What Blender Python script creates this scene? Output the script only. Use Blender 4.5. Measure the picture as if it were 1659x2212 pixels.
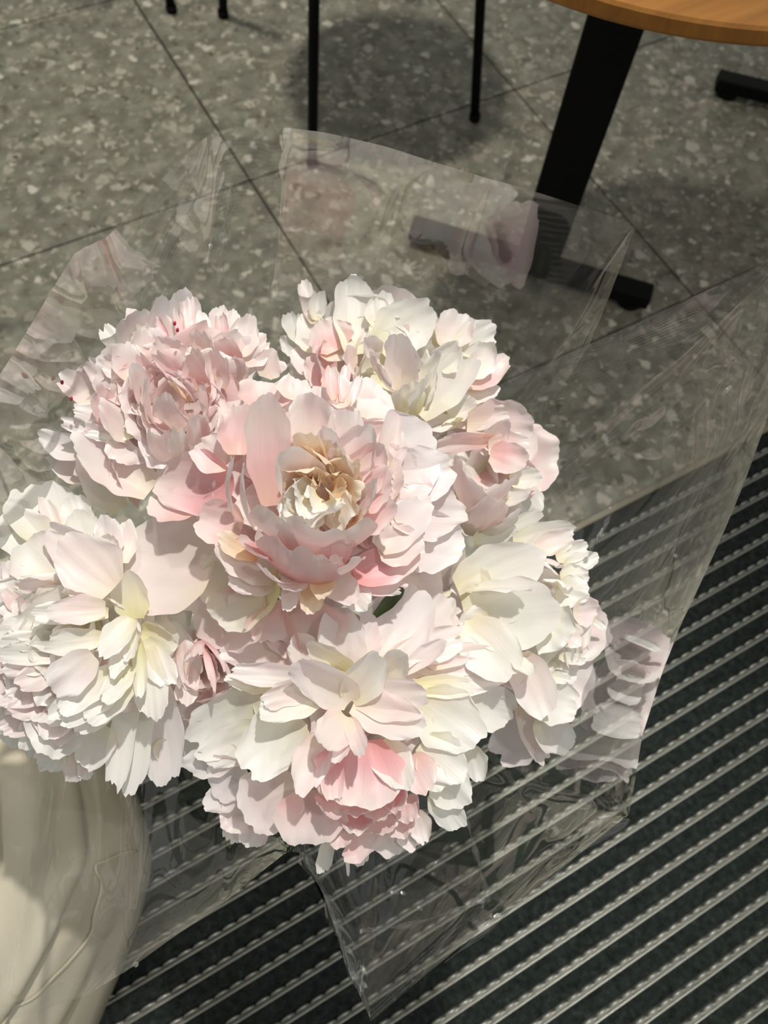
import bpy, bmesh, math, random
import numpy as np
from mathutils import Vector, Matrix

# ------------------------------------------------------------------ camera, world, lights, exposure
for o in list(bpy.data.objects): bpy.data.objects.remove(o)
SC = bpy.context.scene
COL = SC.collection
FPX, CX, CY = 1720.0, 829.5, 1106.0            # focal length in pixels of the 1659 x 2212 frame
RW = np.array([[ 0.87297664, -0.41773035,  0.25181965],
               [-0.48403788, -0.80560429,  0.34162707],
               [ 0.060159  , -0.4201227 , -0.90547104]])
CAMZ = 1.0
cd = bpy.data.cameras.new('camera'); cam = bpy.data.objects.new('camera', cd); COL.objects.link(cam)
cd.sensor_fit = 'VERTICAL'; cd.sensor_height = 36.0; cd.lens = FPX/2212*36.0
cd.clip_start = 0.01; cd.clip_end = 50
cd.dof.use_dof = True; cd.dof.focus_distance = 0.455; cd.dof.aperture_fstop = 9.0
r, u, b = RW @ np.array([1,0,0]), RW @ np.array([0,-1,0]), RW @ np.array([0,0,-1])
cam.matrix_world = Matrix(((r[0],u[0],b[0],0),(r[1],u[1],b[1],0),(r[2],u[2],b[2],CAMZ),(0,0,0,1)))
SC.camera = cam

w = bpy.data.worlds.new('world'); SC.world = w; w.use_nodes = True
bg = w.node_tree.nodes['Background']; bg.inputs[0].default_value = (0.78, 0.795, 0.745, 1); bg.inputs[1].default_value = 0.43

def aim(o, target):
    o.rotation_euler = (Vector(target)-o.location).to_track_quat('-Z','Y').to_euler()
def spot(name, loc, target, power, size, blend, radius, col):
    l = bpy.data.lights.new(name, 'SPOT'); l.energy = power; l.spot_size = math.radians(size); l.spot_blend = blend
    l.shadow_soft_size = radius; l.color = col
    o = bpy.data.objects.new(name, l); COL.objects.link(o); o.location = loc; aim(o, target); return o
spot('ceiling_spotlight', (0.62, 0.50, 2.45), (0.10, 0.12, 0.55), 166, 36, 0.9, 0.03, (1.0, 0.97, 0.89))
spot('ceiling_lamp', (0.36, 1.62, 2.6), (0.16, 1.12, 0), 138, 62, 1.0, 0.08, (1.0, 0.975, 0.87))
spot('entrance_lamp', (0.75, -0.85, 2.6), (0.42, -0.26, 0), 78, 44, 1.0, 0.12, (1.0, 0.985, 0.92))

SC.view_settings.view_transform = 'Standard'; SC.view_settings.look = 'None'
SC.view_settings.gamma = 1.0; SC.view_settings.use_curve_mapping = False
SC.view_settings.exposure = 0.0

# ------------------------------------------------------------------ helpers
def P(px, py, dist):
    d = np.array([px-CX, py-CY, FPX]); d /= np.linalg.norm(d)
    p = RW @ d * dist; p[2] += CAMZ
    return p
def obj(name, me, mat=None, parent=None):
    o = bpy.data.objects.new(name, me); COL.objects.link(o)
    if mat is not None and not me.materials: me.materials.append(mat)
    if parent is not None: o.parent = parent
    return o
def pydata(name, V, F, smooth=True, uv=None):
    me = bpy.data.meshes.new(name); me.from_pydata([tuple(map(float, p)) for p in V], [], F)
    if smooth: me.polygons.foreach_set('use_smooth', [True]*len(me.polygons))
    if uv is not None:
        l = me.uv_layers.new(name='UVMap')
        vi = np.empty(len(me.loops), dtype=np.int32); me.loops.foreach_get('vertex_index', vi)
        l.data.foreach_set('uv', np.asarray(uv, dtype=np.float32)[vi].ravel())
    me.update(); return me
def grid_faces(nu, nv):
    return [(i*nv+j, i*nv+j+1, (i+1)*nv+j+1, (i+1)*nv+j) for i in range(nu-1) for j in range(nv-1)]
def thing(name, label, cat, loc=(0,0,0), group=None):
    o = bpy.data.objects.new(name, None); COL.objects.link(o); o.location = loc; o.empty_display_size = 0.02
    o['label'] = label; o['category'] = cat
    if group: o['group'] = group
    return o
def box(name, lo, hi, mat, parent=None, bev=0.0):
    bm = bmesh.new(); bmesh.ops.create_cube(bm, size=1)
    for v in bm.verts:
        v.co = Vector([lo[k]+(hi[k]-lo[k])*(v.co[k]+.5) for k in range(3)])
    if bev: bmesh.ops.bevel(bm, geom=bm.edges[:], offset=bev, segments=2, affect='EDGES', profile=.5)
    me = bpy.data.meshes.new(name); bm.to_mesh(me); bm.free(); return obj(name, me, mat, parent)
def tube(name, pts, rad, mat, parent=None, n=10, cap=True):
    pts = [np.array(p, float) for p in pts]; rad = rad if hasattr(rad, '__len__') else [rad]*len(pts)
    V, F = [], []; ref = None
    for i, p in enumerate(pts):
        t = pts[min(i+1, len(pts)-1)]-pts[max(i-1, 0)]; t /= np.linalg.norm(t)
        if ref is None: ref = np.cross(t, [0.3,1,0.2]); 
        ref = ref-(ref@t)*t; ref /= np.linalg.norm(ref); b2 = np.cross(t, ref)
        for k in range(n):
            a = 2*math.pi*k/n; V.append(p+rad[i]*(math.cos(a)*ref+math.sin(a)*b2))
    for i in range(len(pts)-1):
        for k in range(n): F.append((i*n+k, i*n+(k+1)%n, (i+1)*n+(k+1)%n, (i+1)*n+k))
    if cap: F.append(tuple(range(n-1,-1,-1))); F.append(tuple((len(pts)-1)*n+k for k in range(n)))
    return obj(name, pydata(name, V, F), mat, parent)
def lathe(name, prof, mat, parent=None, n=64, loc=(0,0,0)):
    V, F = [], []
    for (rr, z) in prof:
        for k in range(n): a = 2*math.pi*k/n; V.append((loc[0]+rr*math.cos(a), loc[1]+rr*math.sin(a), loc[2]+z))
    for i in range(len(prof)-1):
        for k in range(n): F.append((i*n+k, i*n+(k+1)%n, (i+1)*n+(k+1)%n, (i+1)*n+k))
    F.append(tuple(range(n-1,-1,-1))); F.append(tuple((len(prof)-1)*n+k for k in range(n)))
    return obj(name, pydata(name, V, F, smooth=False), mat, parent)

# ------------------------------------------------------------------ materials
class NT:
    def __init__(s, name):
        s.m = bpy.data.materials.new(name); s.m.use_nodes = True; s.t = s.m.node_tree; s.t.nodes.clear()
        s.out = s.t.nodes.new('ShaderNodeOutputMaterial')
    def n(s, typ, **kw):
        nd = s.t.nodes.new('ShaderNode'+typ)
        for k, v in kw.items():
            if k.startswith('i_'):
                key = k[2:]; key = int(key) if key.isdigit() else key.replace('_', ' ')
                if isinstance(v, bpy.types.NodeSocket): s.t.links.new(v, nd.inputs[key])
                else: nd.inputs[key].default_value = v
            else: setattr(nd, k, v)
        return nd
    def link(s, a, b): s.t.links.new(a, b)
    def ramp(s, fac, stops, interp='LINEAR'):
        r = s.n('ValToRGB'); r.color_ramp.interpolation = interp
        e = r.color_ramp.elements
        while len(e) > 1: e.remove(e[-1])
        e[0].position = stops[0][0]; e[0].color = (*stops[0][1], 1)
        for p, c in stops[1:]:
            k = e.new(p); k.color = (*c, 1)
        s.link(fac, r.inputs[0]); return r.outputs[0]
    def mix(s, fac, a, b, blend='MIX'):
        m = s.n('MixRGB', blend_type=blend)
        for k, v in ((0, fac), (1, a), (2, b)):
            if isinstance(v, bpy.types.NodeSocket): s.link(v, m.inputs[k])
            else: m.inputs[k].default_value = v if k == 0 else (*v, 1)
        return m.outputs[0]
    def math(s, op, a, b=None, clamp=False):
        m = s.n('Math', operation=op, use_clamp=clamp)
        for k, v in ((0, a), (1, b)):
            if v is None: continue
            if isinstance(v, bpy.types.NodeSocket): s.link(v, m.inputs[k])
            else: m.inputs[k].default_value = v
        return m.outputs[0]

def simple(name, col, rough=.5, metal=0.0, spec=.5):
    t = NT(name); p = t.n('BsdfPrincipled'); p.inputs['Base Color'].default_value = (*col, 1)
    p.inputs['Roughness'].default_value = rough; p.inputs['Metallic'].default_value = metal
    p.inputs['Specular IOR Level'].default_value = spec
    t.link(p.outputs[0], t.out.inputs[0]); return t.m

def petal_mat(name, stops, pinks, streak=.35):
    """colour runs from the claw to the rim of the petal (UV y), with a blush that differs between petals"""
    t = NT(name)
    uv = t.n('UVMap'); sep = t.n('SeparateXYZ', i_0=uv.outputs[0]); info = t.n('ObjectInfo')
    comb = t.n('CombineXYZ', i_0=t.math('MULTIPLY', sep.outputs[0], 9.0), i_1=t.math('MULTIPLY', sep.outputs[1], 1.6), i_2=t.math('MULTIPLY', info.outputs['Random'], 40.0))
    nz = t.n('TexNoise', i_Vector=comb.outputs[0], i_Scale=1.3, i_Detail=3.0)
    fac = t.math('ADD', sep.outputs[1], t.math('MULTIPLY', t.math('SUBTRACT', nz.outputs[0], .5), streak))
    base = t.ramp(fac, stops)
    comb2 = t.n('CombineXYZ', i_0=t.math('MULTIPLY', sep.outputs[0], 2.0), i_1=t.math('MULTIPLY', sep.outputs[1], 2.0), i_2=t.math('MULTIPLY', info.outputs['Random'], 77.0))
    n2 = t.n('TexNoise', i_Vector=comb2.outputs[0], i_Scale=1.0, i_Detail=1.0)
    blush = t.ramp(n2.outputs[0], [(.42, (0,0,0)), (.68, (1,1,1))])
    col = t.mix(t.math('MULTIPLY', blush, pinks[1]), base, pinks[0])
    # fine veins along the petal
    vc = t.n('CombineXYZ', i_0=t.math('MULTIPLY', sep.outputs[0], 26.0), i_1=t.math('MULTIPLY', sep.outputs[1], 1.2), i_2=t.math('MULTIPLY', info.outputs['Random'], 11.0))
    vn = t.n('TexNoise', i_Vector=vc.outputs[0], i_Scale=1.0, i_Detail=2.0)
    bump = t.n('Bump', i_Strength=.16, i_Distance=.0010, i_Height=vn.outputs[0])
    d = t.n('BsdfDiffuse', i_Color=col, i_Normal=bump.outputs[0])
    tcol = t.mix(.5, col, t.mix(1.0, col, col, 'MULTIPLY'))
    tr = t.n('BsdfTranslucent', i_Color=tcol, i_Normal=bump.outputs[0])
    g = t.n('BsdfGlossy', i_Color=(1,1,1,1), i_Roughness=.45, i_Normal=bump.outputs[0])
    m1 = t.n('MixShader', i_0=.42, i_1=d.outputs[0], i_2=tr.outputs[0])
    m2 = t.n('MixShader', i_0=.03, i_1=m1.outputs[0], i_2=g.outputs[0])
    t.link(m2.outputs[0], t.out.inputs[0]); return t.m

CREAM, WHITE, IVORY = (.90,.84,.62), (.92,.87,.82), (.93,.89,.80)
PM = {
 'w': petal_mat('petal_white',  [(.0,(.87,.83,.60)),(.25,(.91,.885,.77)),(.6,(.91,.90,.86)),(1,(.91,.90,.88))], ((.92,.82,.82),.35)),
 'b': petal_mat('petal_blush',  [(.0,(.90,.80,.66)),(.3,(.92,.82,.77)),(.6,(.92,.825,.815)),(1,(.92,.88,.87))], ((.90,.69,.71),.45)),
 'p': petal_mat('petal_pink',   [(.0,(.91,.66,.56)),(.35,(.91,.65,.64)),(.65,(.92,.76,.755)),(1,(.91,.83,.81))], ((.90,.56,.60),.35)),
 'd': petal_mat('petal_rose',   [(.0,(.89,.42,.42)),(.4,(.90,.52,.55)),(.7,(.92,.72,.73)),(1,(.92,.84,.82))], ((.90,.56,.60),.35)),
 'k': petal_mat('petal_peach_glow',  [(.0,(.93,.58,.30)),(.35,(.94,.73,.50)),(.7,(.95,.81,.63)),(1,(.95,.87,.75))], ((.94,.76,.60),.35)),  # peach petal; its orange claw paints in the warm glow deep in the heart
 'y': petal_mat('petal_yellow', [(.0,(.86,.82,.46)),(.4,(.91,.88,.66)),(.75,(.91,.89,.79)),(1,(.91,.90,.85))], ((.92,.85,.75),.3)),
 'l': petal_mat('petal_lilac',  [(.0,(.90,.82,.71)),(.3,(.91,.84,.82)),(.65,(.91,.86,.865)),(1,(.91,.88,.885))], ((.90,.74,.78),.40)),
}

# film: clear cellophane, reflection by angle, almost nothing absorbed
def film_mat():
    t = NT('cellophane')
    tc = t.n('TexCoord'); nz = t.n('TexNoise', i_Vector=tc.outputs['Object'], i_Scale=16.0, i_Detail=2.0, i_Roughness=.55)
    bump = t.n('Bump', i_Strength=.12, i_Distance=.004, i_Height=nz.outputs[0])
    fr = t.n('Fresnel', i_IOR=1.5, i_Normal=bump.outputs[0])
    f2 = t.math('MULTIPLY', fr.outputs[0], 2.0, clamp=True)
    g = t.n('BsdfGlossy', i_Color=(1,1,1,1), i_Roughness=.035, i_Normal=bump.outputs[0])
    tr = t.n('BsdfTransparent', i_Color=(.985,.985,.98,1))
    hz = t.n('BsdfDiffuse', i_Color=(.9,.9,.9,1))
    m0 = t.n('MixShader', i_0=.025, i_1=tr.outputs[0], i_2=hz.outputs[0])
    m = t.n('MixShader', i_0=f2, i_1=m0.outputs[0], i_2=g.outputs[0])
    t.link(m.outputs[0], t.out.inputs[0]); return t.m
FILM = film_mat()

def terrazzo():
    t = NT('terrazzo'); geo = t.n('NewGeometry'); pos = geo.outputs['Position']
    n0 = t.n('TexNoise', i_Vector=pos, i_Scale=28.0, i_Detail=3.0, i_Roughness=.6)
    base = t.ramp(n0.outputs[0], [(.30,(.128,.122,.090)),(.50,(.205,.197,.152)),(.72,(.31,.30,.238))])
    warp = t.n('TexNoise', i_Vector=pos, i_Scale=60.0, i_Detail=1.0)
    wv = t.n('MixRGB', blend_type='LINEAR_LIGHT', i_0=.012, i_1=pos, i_2=warp.outputs['Color']).outputs[0]
    col = base
    for sc, thr, stops, seed in ((46., .40, [(.0,(.42,.39,.32)),(.4,(.32,.27,.22)),(.7,(.10,.093,.07)),(1,(.52,.49,.41))], 1.0),
                                 (88., .42, [(.0,(.40,.37,.30)),(.5,(.30,.26,.21)),(.75,(.09,.083,.062)),(1,(.58,.55,.46))], 2.0)):
        mp = t.n('VectorMath', operation='ADD', i_0=wv, i_1=(seed*3.3, seed*7.1, 0))
        vo = t.n('TexVoronoi', i_Vector=mp.outputs[0], i_Scale=sc, i_Randomness=1.0)
        rnd = t.n('SeparateColor', i_0=vo.outputs['Color'])
        size = t.math('MULTIPLY', rnd.outputs[0], thr*1.5)
        mask = t.math('MULTIPLY', t.math('MULTIPLY', t.math('SUBTRACT', size, vo.outputs['Distance']), 9.0, True), t.math('GREATER_THAN', rnd.outputs[1], .18))
        col = t.mix(mask, col, t.ramp(rnd.outputs[2], stops))
    vo = t.n('TexVoronoi', i_Vector=wv, i_Scale=38.0, i_Randomness=1.0)
    rnd = t.n('SeparateColor', i_0=vo.outputs['Color'])
    mask = t.math('MULTIPLY', t.math('MULTIPLY', t.math('SUBTRACT', t.math('MULTIPLY', rnd.outputs[0], .42), vo.outputs['Distance']), 8.0, True), t.math('GREATER_THAN', rnd.outputs[1], .72))
    col = t.mix(mask, col, (.60,.56,.47))
    p = t.n('BsdfPrincipled', i_Base_Color=col, i_Roughness=.42); p.inputs['Specular IOR Level'].default_value = .35
    t.link(p.outputs[0], t.out.inputs[0]); return t.m
TERR = terrazzo()
def carpet():
    t = NT('mat_carpet'); geo = t.n('NewGeometry')
    n0 = t.n('TexNoise', i_Vector=geo.outputs['Position'], i_Scale=120.0, i_Detail=4.0, i_Roughness=.7)
    c = t.ramp(n0.outputs[0], [(.3,(.006,.008,.008)),(.6,(.022,.027,.025)),(.8,(.05,.058,.054))])
    bp = t.n('Bump', i_Strength=.9, i_Distance=.004, i_Height=n0.outputs[0])
    p = t.n('BsdfPrincipled', i_Base_Color=c, i_Roughness=.95, i_Normal=bp.outputs[0]); p.inputs['Specular IOR Level'].default_value = .1
    t.link(p.outputs[0], t.out.inputs[0]); return t.m
CARPET = carpet()
def alu():
    t = NT('aluminium'); geo = t.n('NewGeometry')
    mp = t.n('Mapping', i_Vector=geo.outputs['Position'], i_Scale=(3.0, 200.0, 60.0))
    n0 = t.n('TexNoise', i_Vector=mp.outputs[0], i_Scale=6.0, i_Detail=2.0)
    c = t.ramp(n0.outputs[0], [(.3,(.26,.26,.235)),(.7,(.42,.42,.385))])
    p = t.n('BsdfPrincipled', i_Base_Color=c, i_Roughness=.38, i_Metallic=.65)
    t.link(p.outputs[0], t.out.inputs[0]); return t.m
ALU = alu()
def wood():
    t = NT('oak_veneer'); tc = t.n('TexCoord')
    mp = t.n('Mapping', i_Vector=tc.outputs['Object'], i_Scale=(1.2, 22.0, 4.0), i_Rotation=(0,0,.45))
    n0 = t.n('TexNoise', i_Vector=mp.outputs[0], i_Scale=2.2, i_Detail=6.0, i_Roughness=.62, i_Distortion=.5)
    c = t.ramp(n0.outputs[0], [(.28,(.20,.075,.010)),(.52,(.33,.135,.022)),(.75,(.42,.19,.040))])
    p = t.n('BsdfPrincipled', i_Base_Color=c, i_Roughness=.4); p.inputs['Specular IOR Level'].default_value = .4
    t.link(p.outputs[0], t.out.inputs[0]); return t.m
WOOD = wood()
BLACK = simple('black_metal', (.004,.004,.0045), .55, 0, .12)
GROUT = simple('grout', (.13,.12,.095), .9)
def cloth():
    t = NT('cream_cloth'); tc = t.n('TexCoord')
    n0 = t.n('TexNoise', i_Vector=tc.outputs['Object'], i_Scale=420.0, i_Detail=2.0)
    n1 = t.n('TexNoise', i_Vector=tc.outputs['Object'], i_Scale=9.0, i_Detail=3.0)
    c = t.ramp(n1.outputs[0], [(.3,(.62,.55,.43)),(.7,(.72,.66,.54))])
    bp = t.n('Bump', i_Strength=.2, i_Distance=.001, i_Height=n0.outputs[0])
    d = t.n('BsdfDiffuse', i_Color=c, i_Normal=bp.outputs[0]); tr = t.n('BsdfTranslucent', i_Color=c)
    m = t.n('MixShader', i_0=.15, i_1=d.outputs[0], i_2=tr.outputs[0]); t.link(m.outputs[0], t.out.inputs[0]); return t.m
CLOTH = cloth()
def leafmat(name, c0, c1):
    t = NT(name); tc = t.n('TexCoord'); n0 = t.n('TexNoise', i_Vector=tc.outputs['Object'], i_Scale=60.0, i_Detail=2.0)
    p = t.n('BsdfPrincipled', i_Base_Color=t.ramp(n0.outputs[0], [(.3,c0),(.7,c1)]), i_Roughness=.45)
    t.link(p.outputs[0], t.out.inputs[0]); return t.m
LEAF = leafmat('peony_leaf', (.03,.055,.018), (.07,.11,.035))
STEM = leafmat('peony_stem', (.06,.10,.03), (.12,.17,.06))

# ------------------------------------------------------------------ setting: terrazzo tiles, entrance mat
TILE, JX, JY, MATY = .540, .377, .485, .232
floor = box('floor', (-2.4,-1.0,-.05), (3.2,3.2,-.013), GROUT); floor['kind'] = 'structure'
g = .0016
big = None
for ix in range(-5, 5):
    for iy in range(-1, 5):
        x0 = JX+ix*TILE; y0 = JY+iy*TILE; y1 = y0+TILE
        if iy == -1: y0 = MATY+.004
        if iy == -1:
            tl = box('tile', (g,g,-.0135), (TILE-g, y1-y0-g,0), TERR, floor, .0012); tl.location = (x0, y0, 0); continue
        if big is None:
            big = box('tile', (g,g,-.0135), (TILE-g,TILE-g,0), TERR, floor, .0012); tl = big
        else:
            tl = obj('tile', big.data, None, floor)
        tl.location = (x0, y0, 0)

PITCH = .0272
mat_ = thing('entrance_mat', 'dark ribbed entrance mat with aluminium rails set into the terrazzo floor', 'mat', (0, 0, -.013))
MX0, MX1, NR = -1.25, 1.75, 34
box('backing', (MX0, MATY-PITCH*NR, 0), (MX1, MATY, .003), simple('mat_backing',(.008,.008,.008),.9), mat_)
box('edge_frame', (MX0, MATY-.004, .003), (MX1, MATY+.005, .0145), simple('brass_edge',(.30,.27,.20),.45,.6), mat_, .0008)
strip0 = rail0 = None
RW_ = .0084
# rail: long strip whose near ridge is smooth and whose far ridge is milled into beads
def rail_mesh():
    L = MX1-MX0; per = .0175; sub = 8; n = int(L/per)*sub+1
    V, F = [], []
    prof = [(0,0,0),(0,.0108,0),(.0006,.0126,0),(.0015,.0132,0),(.0024,.0126,0),(.0028,.0045,0),(.0046,.0045,0),(.0050,.0118,1),(.0060,.0128,1),(.0072,.0124,1),(.0082,.0104,1),(.0082,0,0)]
    for i in range(n):
        x = MX0+L*i/(n-1); a = (i % sub)/sub
        bead = abs(math.sin(math.pi*a))**.45
        for (y, z, k) in prof:
            V.append((x, y-(k*.0022*(1-bead) if k == 1 and y > .0065 else 0), z-k*.0042*(1-bead)))
    m = len(prof)
    F = [(i*m+j, (i+1)*m+j, (i+1)*m+j+1, i*m+j+1) for i in range(n-1) for j in range(m-1)]
    return pydata('rail', V, F)
for k in range(NR):
    y = MATY-.006-PITCH*(k+1)
    if rail0 is None:
        rail0 = rail_mesh(); ro = obj('rail', rail0, ALU, mat_)
    else: ro = obj('rail', rail0, None, mat_)
    ro.location = (random.Random(k).uniform(-.004,.004), y, .003)
    if strip0 is None:
        so = box('carpet_strip', (MX0, 0, .0), (MX1, PITCH-RW_, .0088), CARPET, mat_, .0015); strip0 = so.data
    else: so = obj('carpet_strip', strip0, None, mat_)
    so.location = (0, y+RW_, .003)

# ------------------------------------------------------------------ tables and chairs behind
def round_table(label, c, ang, lens, h, rad, colw, extra=None):
    t = thing('cafe_table', label, 'table', (c[0], c[1], 0))
    lathe('tabletop', [(rad-.008,-.003),(rad-.002,-.001),(rad,.002),(rad,.012),(rad-.002,.0145),(rad-.006,.015)], WOOD, t, 96, (0,0,h-.015))
    col = box('column', (-colw/2,-colw/2,.03), (colw/2,colw/2,h-.02), BLACK, t, .004); col.rotation_euler.z = ang
    pl = box('mounting_plate', (-.11,-.11,h-.028), (.11,.11,h-.0175), BLACK, t, .003); pl.rotation_euler.z = ang
    for s, ln in ((1, lens[0]), (-1, lens[1])):
        me = box('foot', (0,-.018,.010), (ln,.018,.034), BLACK, t, .003); me.rotation_euler.z = ang+(0 if s == 1 else math.pi)
        pad = lathe('foot_pad', [(.020,0),(.022,.004),(.022,.014)], BLACK, None, 20, (ln-.028,0,0)); pad.parent = me
    return t
round_table('round oak cafe table on a square black column over a black bar base', (.703,.642), math.atan2(.505-.642,.83-.703), (.190,.21), .64, .338, .066)
round_table('cafe table whose black bar foot points toward the oak table column', (1.415,.715), math.atan2(.866-.715,1.263-1.415), (.212,.2), .64, .28, .07)

def chair(label, feet, seat_h, inset):
    cx = sum(f[0] for f in feet)/4; cy = sum(f[1] for f in feet)/4
    t = thing('metal_chair', label, 'chair', (cx, cy, 0), None)
    for (x, y) in feet:
        x -= cx; y -= cy; tx, ty = x*(1-inset), y*(1-inset)
        lg = tube('leg', [(x,y,.004), (x+(tx-x)*.5, y+(ty-y)*.5, seat_h*.5), (tx,ty,seat_h-.015)], .0085, BLACK, t, 14)
        tube('foot_cap', [(0,0,0),(0,0,.012)], .0105, BLACK, lg, 14).location = (x,y,.0)
    lathe('seat', [(.150,-.014),(.168,-.010),(.172,0),(.168,.008),(.150,.012)], simple('seat_brown',(.09,.05,.03),.5), t, 64, (0,0,seat_h))
    ring = [(.135*math.cos(a), .135*math.sin(a), seat_h-.12) for a in np.linspace(0, 2*math.pi, 33)]
    tube('ring_brace', ring, .006, BLACK, t, 8)
    return t
chair('slim black metal chair with one leg seen through the clear wrap', [(.489,1.013),(.805,.989),(.83,1.41),(.512,1.434)], .46, .22)
chair('slim black metal chair showing only a single foot near the tile joint', [(.429,1.486),(.63,1.79),(.34,1.99),(.13,1.69)], .46, .15)

# ------------------------------------------------------------------ peonies
NU, NV = 23, 29
GF = grid_faces(NU, NV)
U, Vv = np.meshgrid(np.linspace(0,1,NU), np.linspace(-1,1,NV), indexing='ij')
UVG = np.stack([(Vv.ravel()+1)/2, U.ravel()], 1)
def petal_mesh(B, T, w, Nh, bend, cup, ruf, rng, notch=.10, claw=.46, flare=.0, rnd=1.0):
    B = np.array(B); T = np.array(T); y = T-B; L = np.linalg.norm(y); y /= L
    z = Nh-(Nh@y)*y; z /= (np.linalg.norm(z)+1e-9); x = np.cross(y, z)
    s = np.linspace(0, 1, 60); ph = bend*(s-.5)
    if flare: ph = ph-flare*np.clip((s-.72)/.28, 0, 1)**1.5
    cy = np.concatenate([[0], np.cumsum((np.cos(ph[1:])+np.cos(ph[:-1]))/2)]); cz = np.concatenate([[0], np.cumsum((np.sin(ph[1:])+np.sin(ph[:-1]))/2)])
    ang = math.atan2(cz[-1], cy[-1]); c, sn = math.cos(-ang), math.sin(-ang)
    cy, cz = c*cy-sn*cz, sn*cy+c*cz
    k = L/cy[-1]; cy *= k; cz *= k
    # ragged rim
    e = 1.0-rnd*rng.uniform(.34,.50)*min(1., .30+.70*w/L)*np.abs(Vv)**rng.uniform(2.0,2.7)
    for f, a in ((rng.uniform(1.5,3.0), .50), (rng.uniform(4,7), .28), (rng.uniform(9,15), .18), (rng.uniform(24,34), .09)):
        e = e+notch*a*np.sin(f*Vv+rng.uniform(0,6.28))
    if rng.random() < .4:
        p0 = rng.uniform(-.6,.6); e = e-notch*rng.uniform(.5,1.2)*np.exp(-((Vv-p0)/.13)**2)
    e = np.clip(e, .4, 1.10)
    Ue = U*e
    yy = np.interp(Ue, s, cy); zz = np.interp(Ue, s, cz)
    over = np.clip(Ue-1, 0, 1); yy = yy+over*L
    W = w/2*(claw+(1-claw)*np.sin(np.pi/2*np.clip(U/.62, 0, 1))**1.0)*(1-.06*np.clip((U-.74)/.26, 0, 1)**2)
    W = W*(1+.05*np.sin(U*rng.uniform(8,14)+rng.uniform(0,6)))
    cc = cup if abs(cup) > 1e-3 else 1e-3
    xx = W*np.sin(cc*Vv)/cc; zz = zz+W*(1-np.cos(cc*Vv))/cc
    p = [rng.uniform(0, 6.28) for _ in range(8)]
    rr = (np.sin(rng.uniform(2.0,3.4)*Vv+p[0])+.6*np.sin(rng.uniform(4.5,7)*Vv+p[1]))*U**2.5
    rr = rr+.38*np.sin(rng.uniform(9,13)*Vv+p[2])*U**5
    rr = rr+.22*np.sin(rng.uniform(17,25)*Vv+p[6])*U**9
    rr = rr+.7*np.sin(rng.uniform(6,11)*U+p[3]+1.5*np.sign(Vv))*np.abs(Vv)**3*U
    zz = zz+ruf*w*.5*rr
    for _ in range(3):          # soft creases running obliquely over the petal
        zz = zz+ruf*w*.16*np.sin(rng.uniform(-6,6)*Vv+rng.uniform(-7,7)*U+rng.uniform(0,6.28))*np.clip(U*1.6-.2,0,1)
    curl = rng.uniform(-1,1)*w*.10*(ruf/.08)
    zz = zz+curl*np.clip((U-.78)/.22,0,1)**2*(.6+.4*np.sin(rng.uniform(2,4)*Vv+p[7]))
    zz = zz+.005*w*np.sin(rng.uniform(9,14)*Vv+p[4])*np.sin(np.pi*np.clip(U,0,1))   # pleats
    xx = xx+ruf*w*.18*np.sin(rng.uniform(3,5)*U+p[5])*U
    V3 = B+xx[...,None]*x+yy[...,None]*y+zz[...,None]*z
    return pydata('petal', V3.reshape(-1,3), GF, True, UVG)

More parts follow.
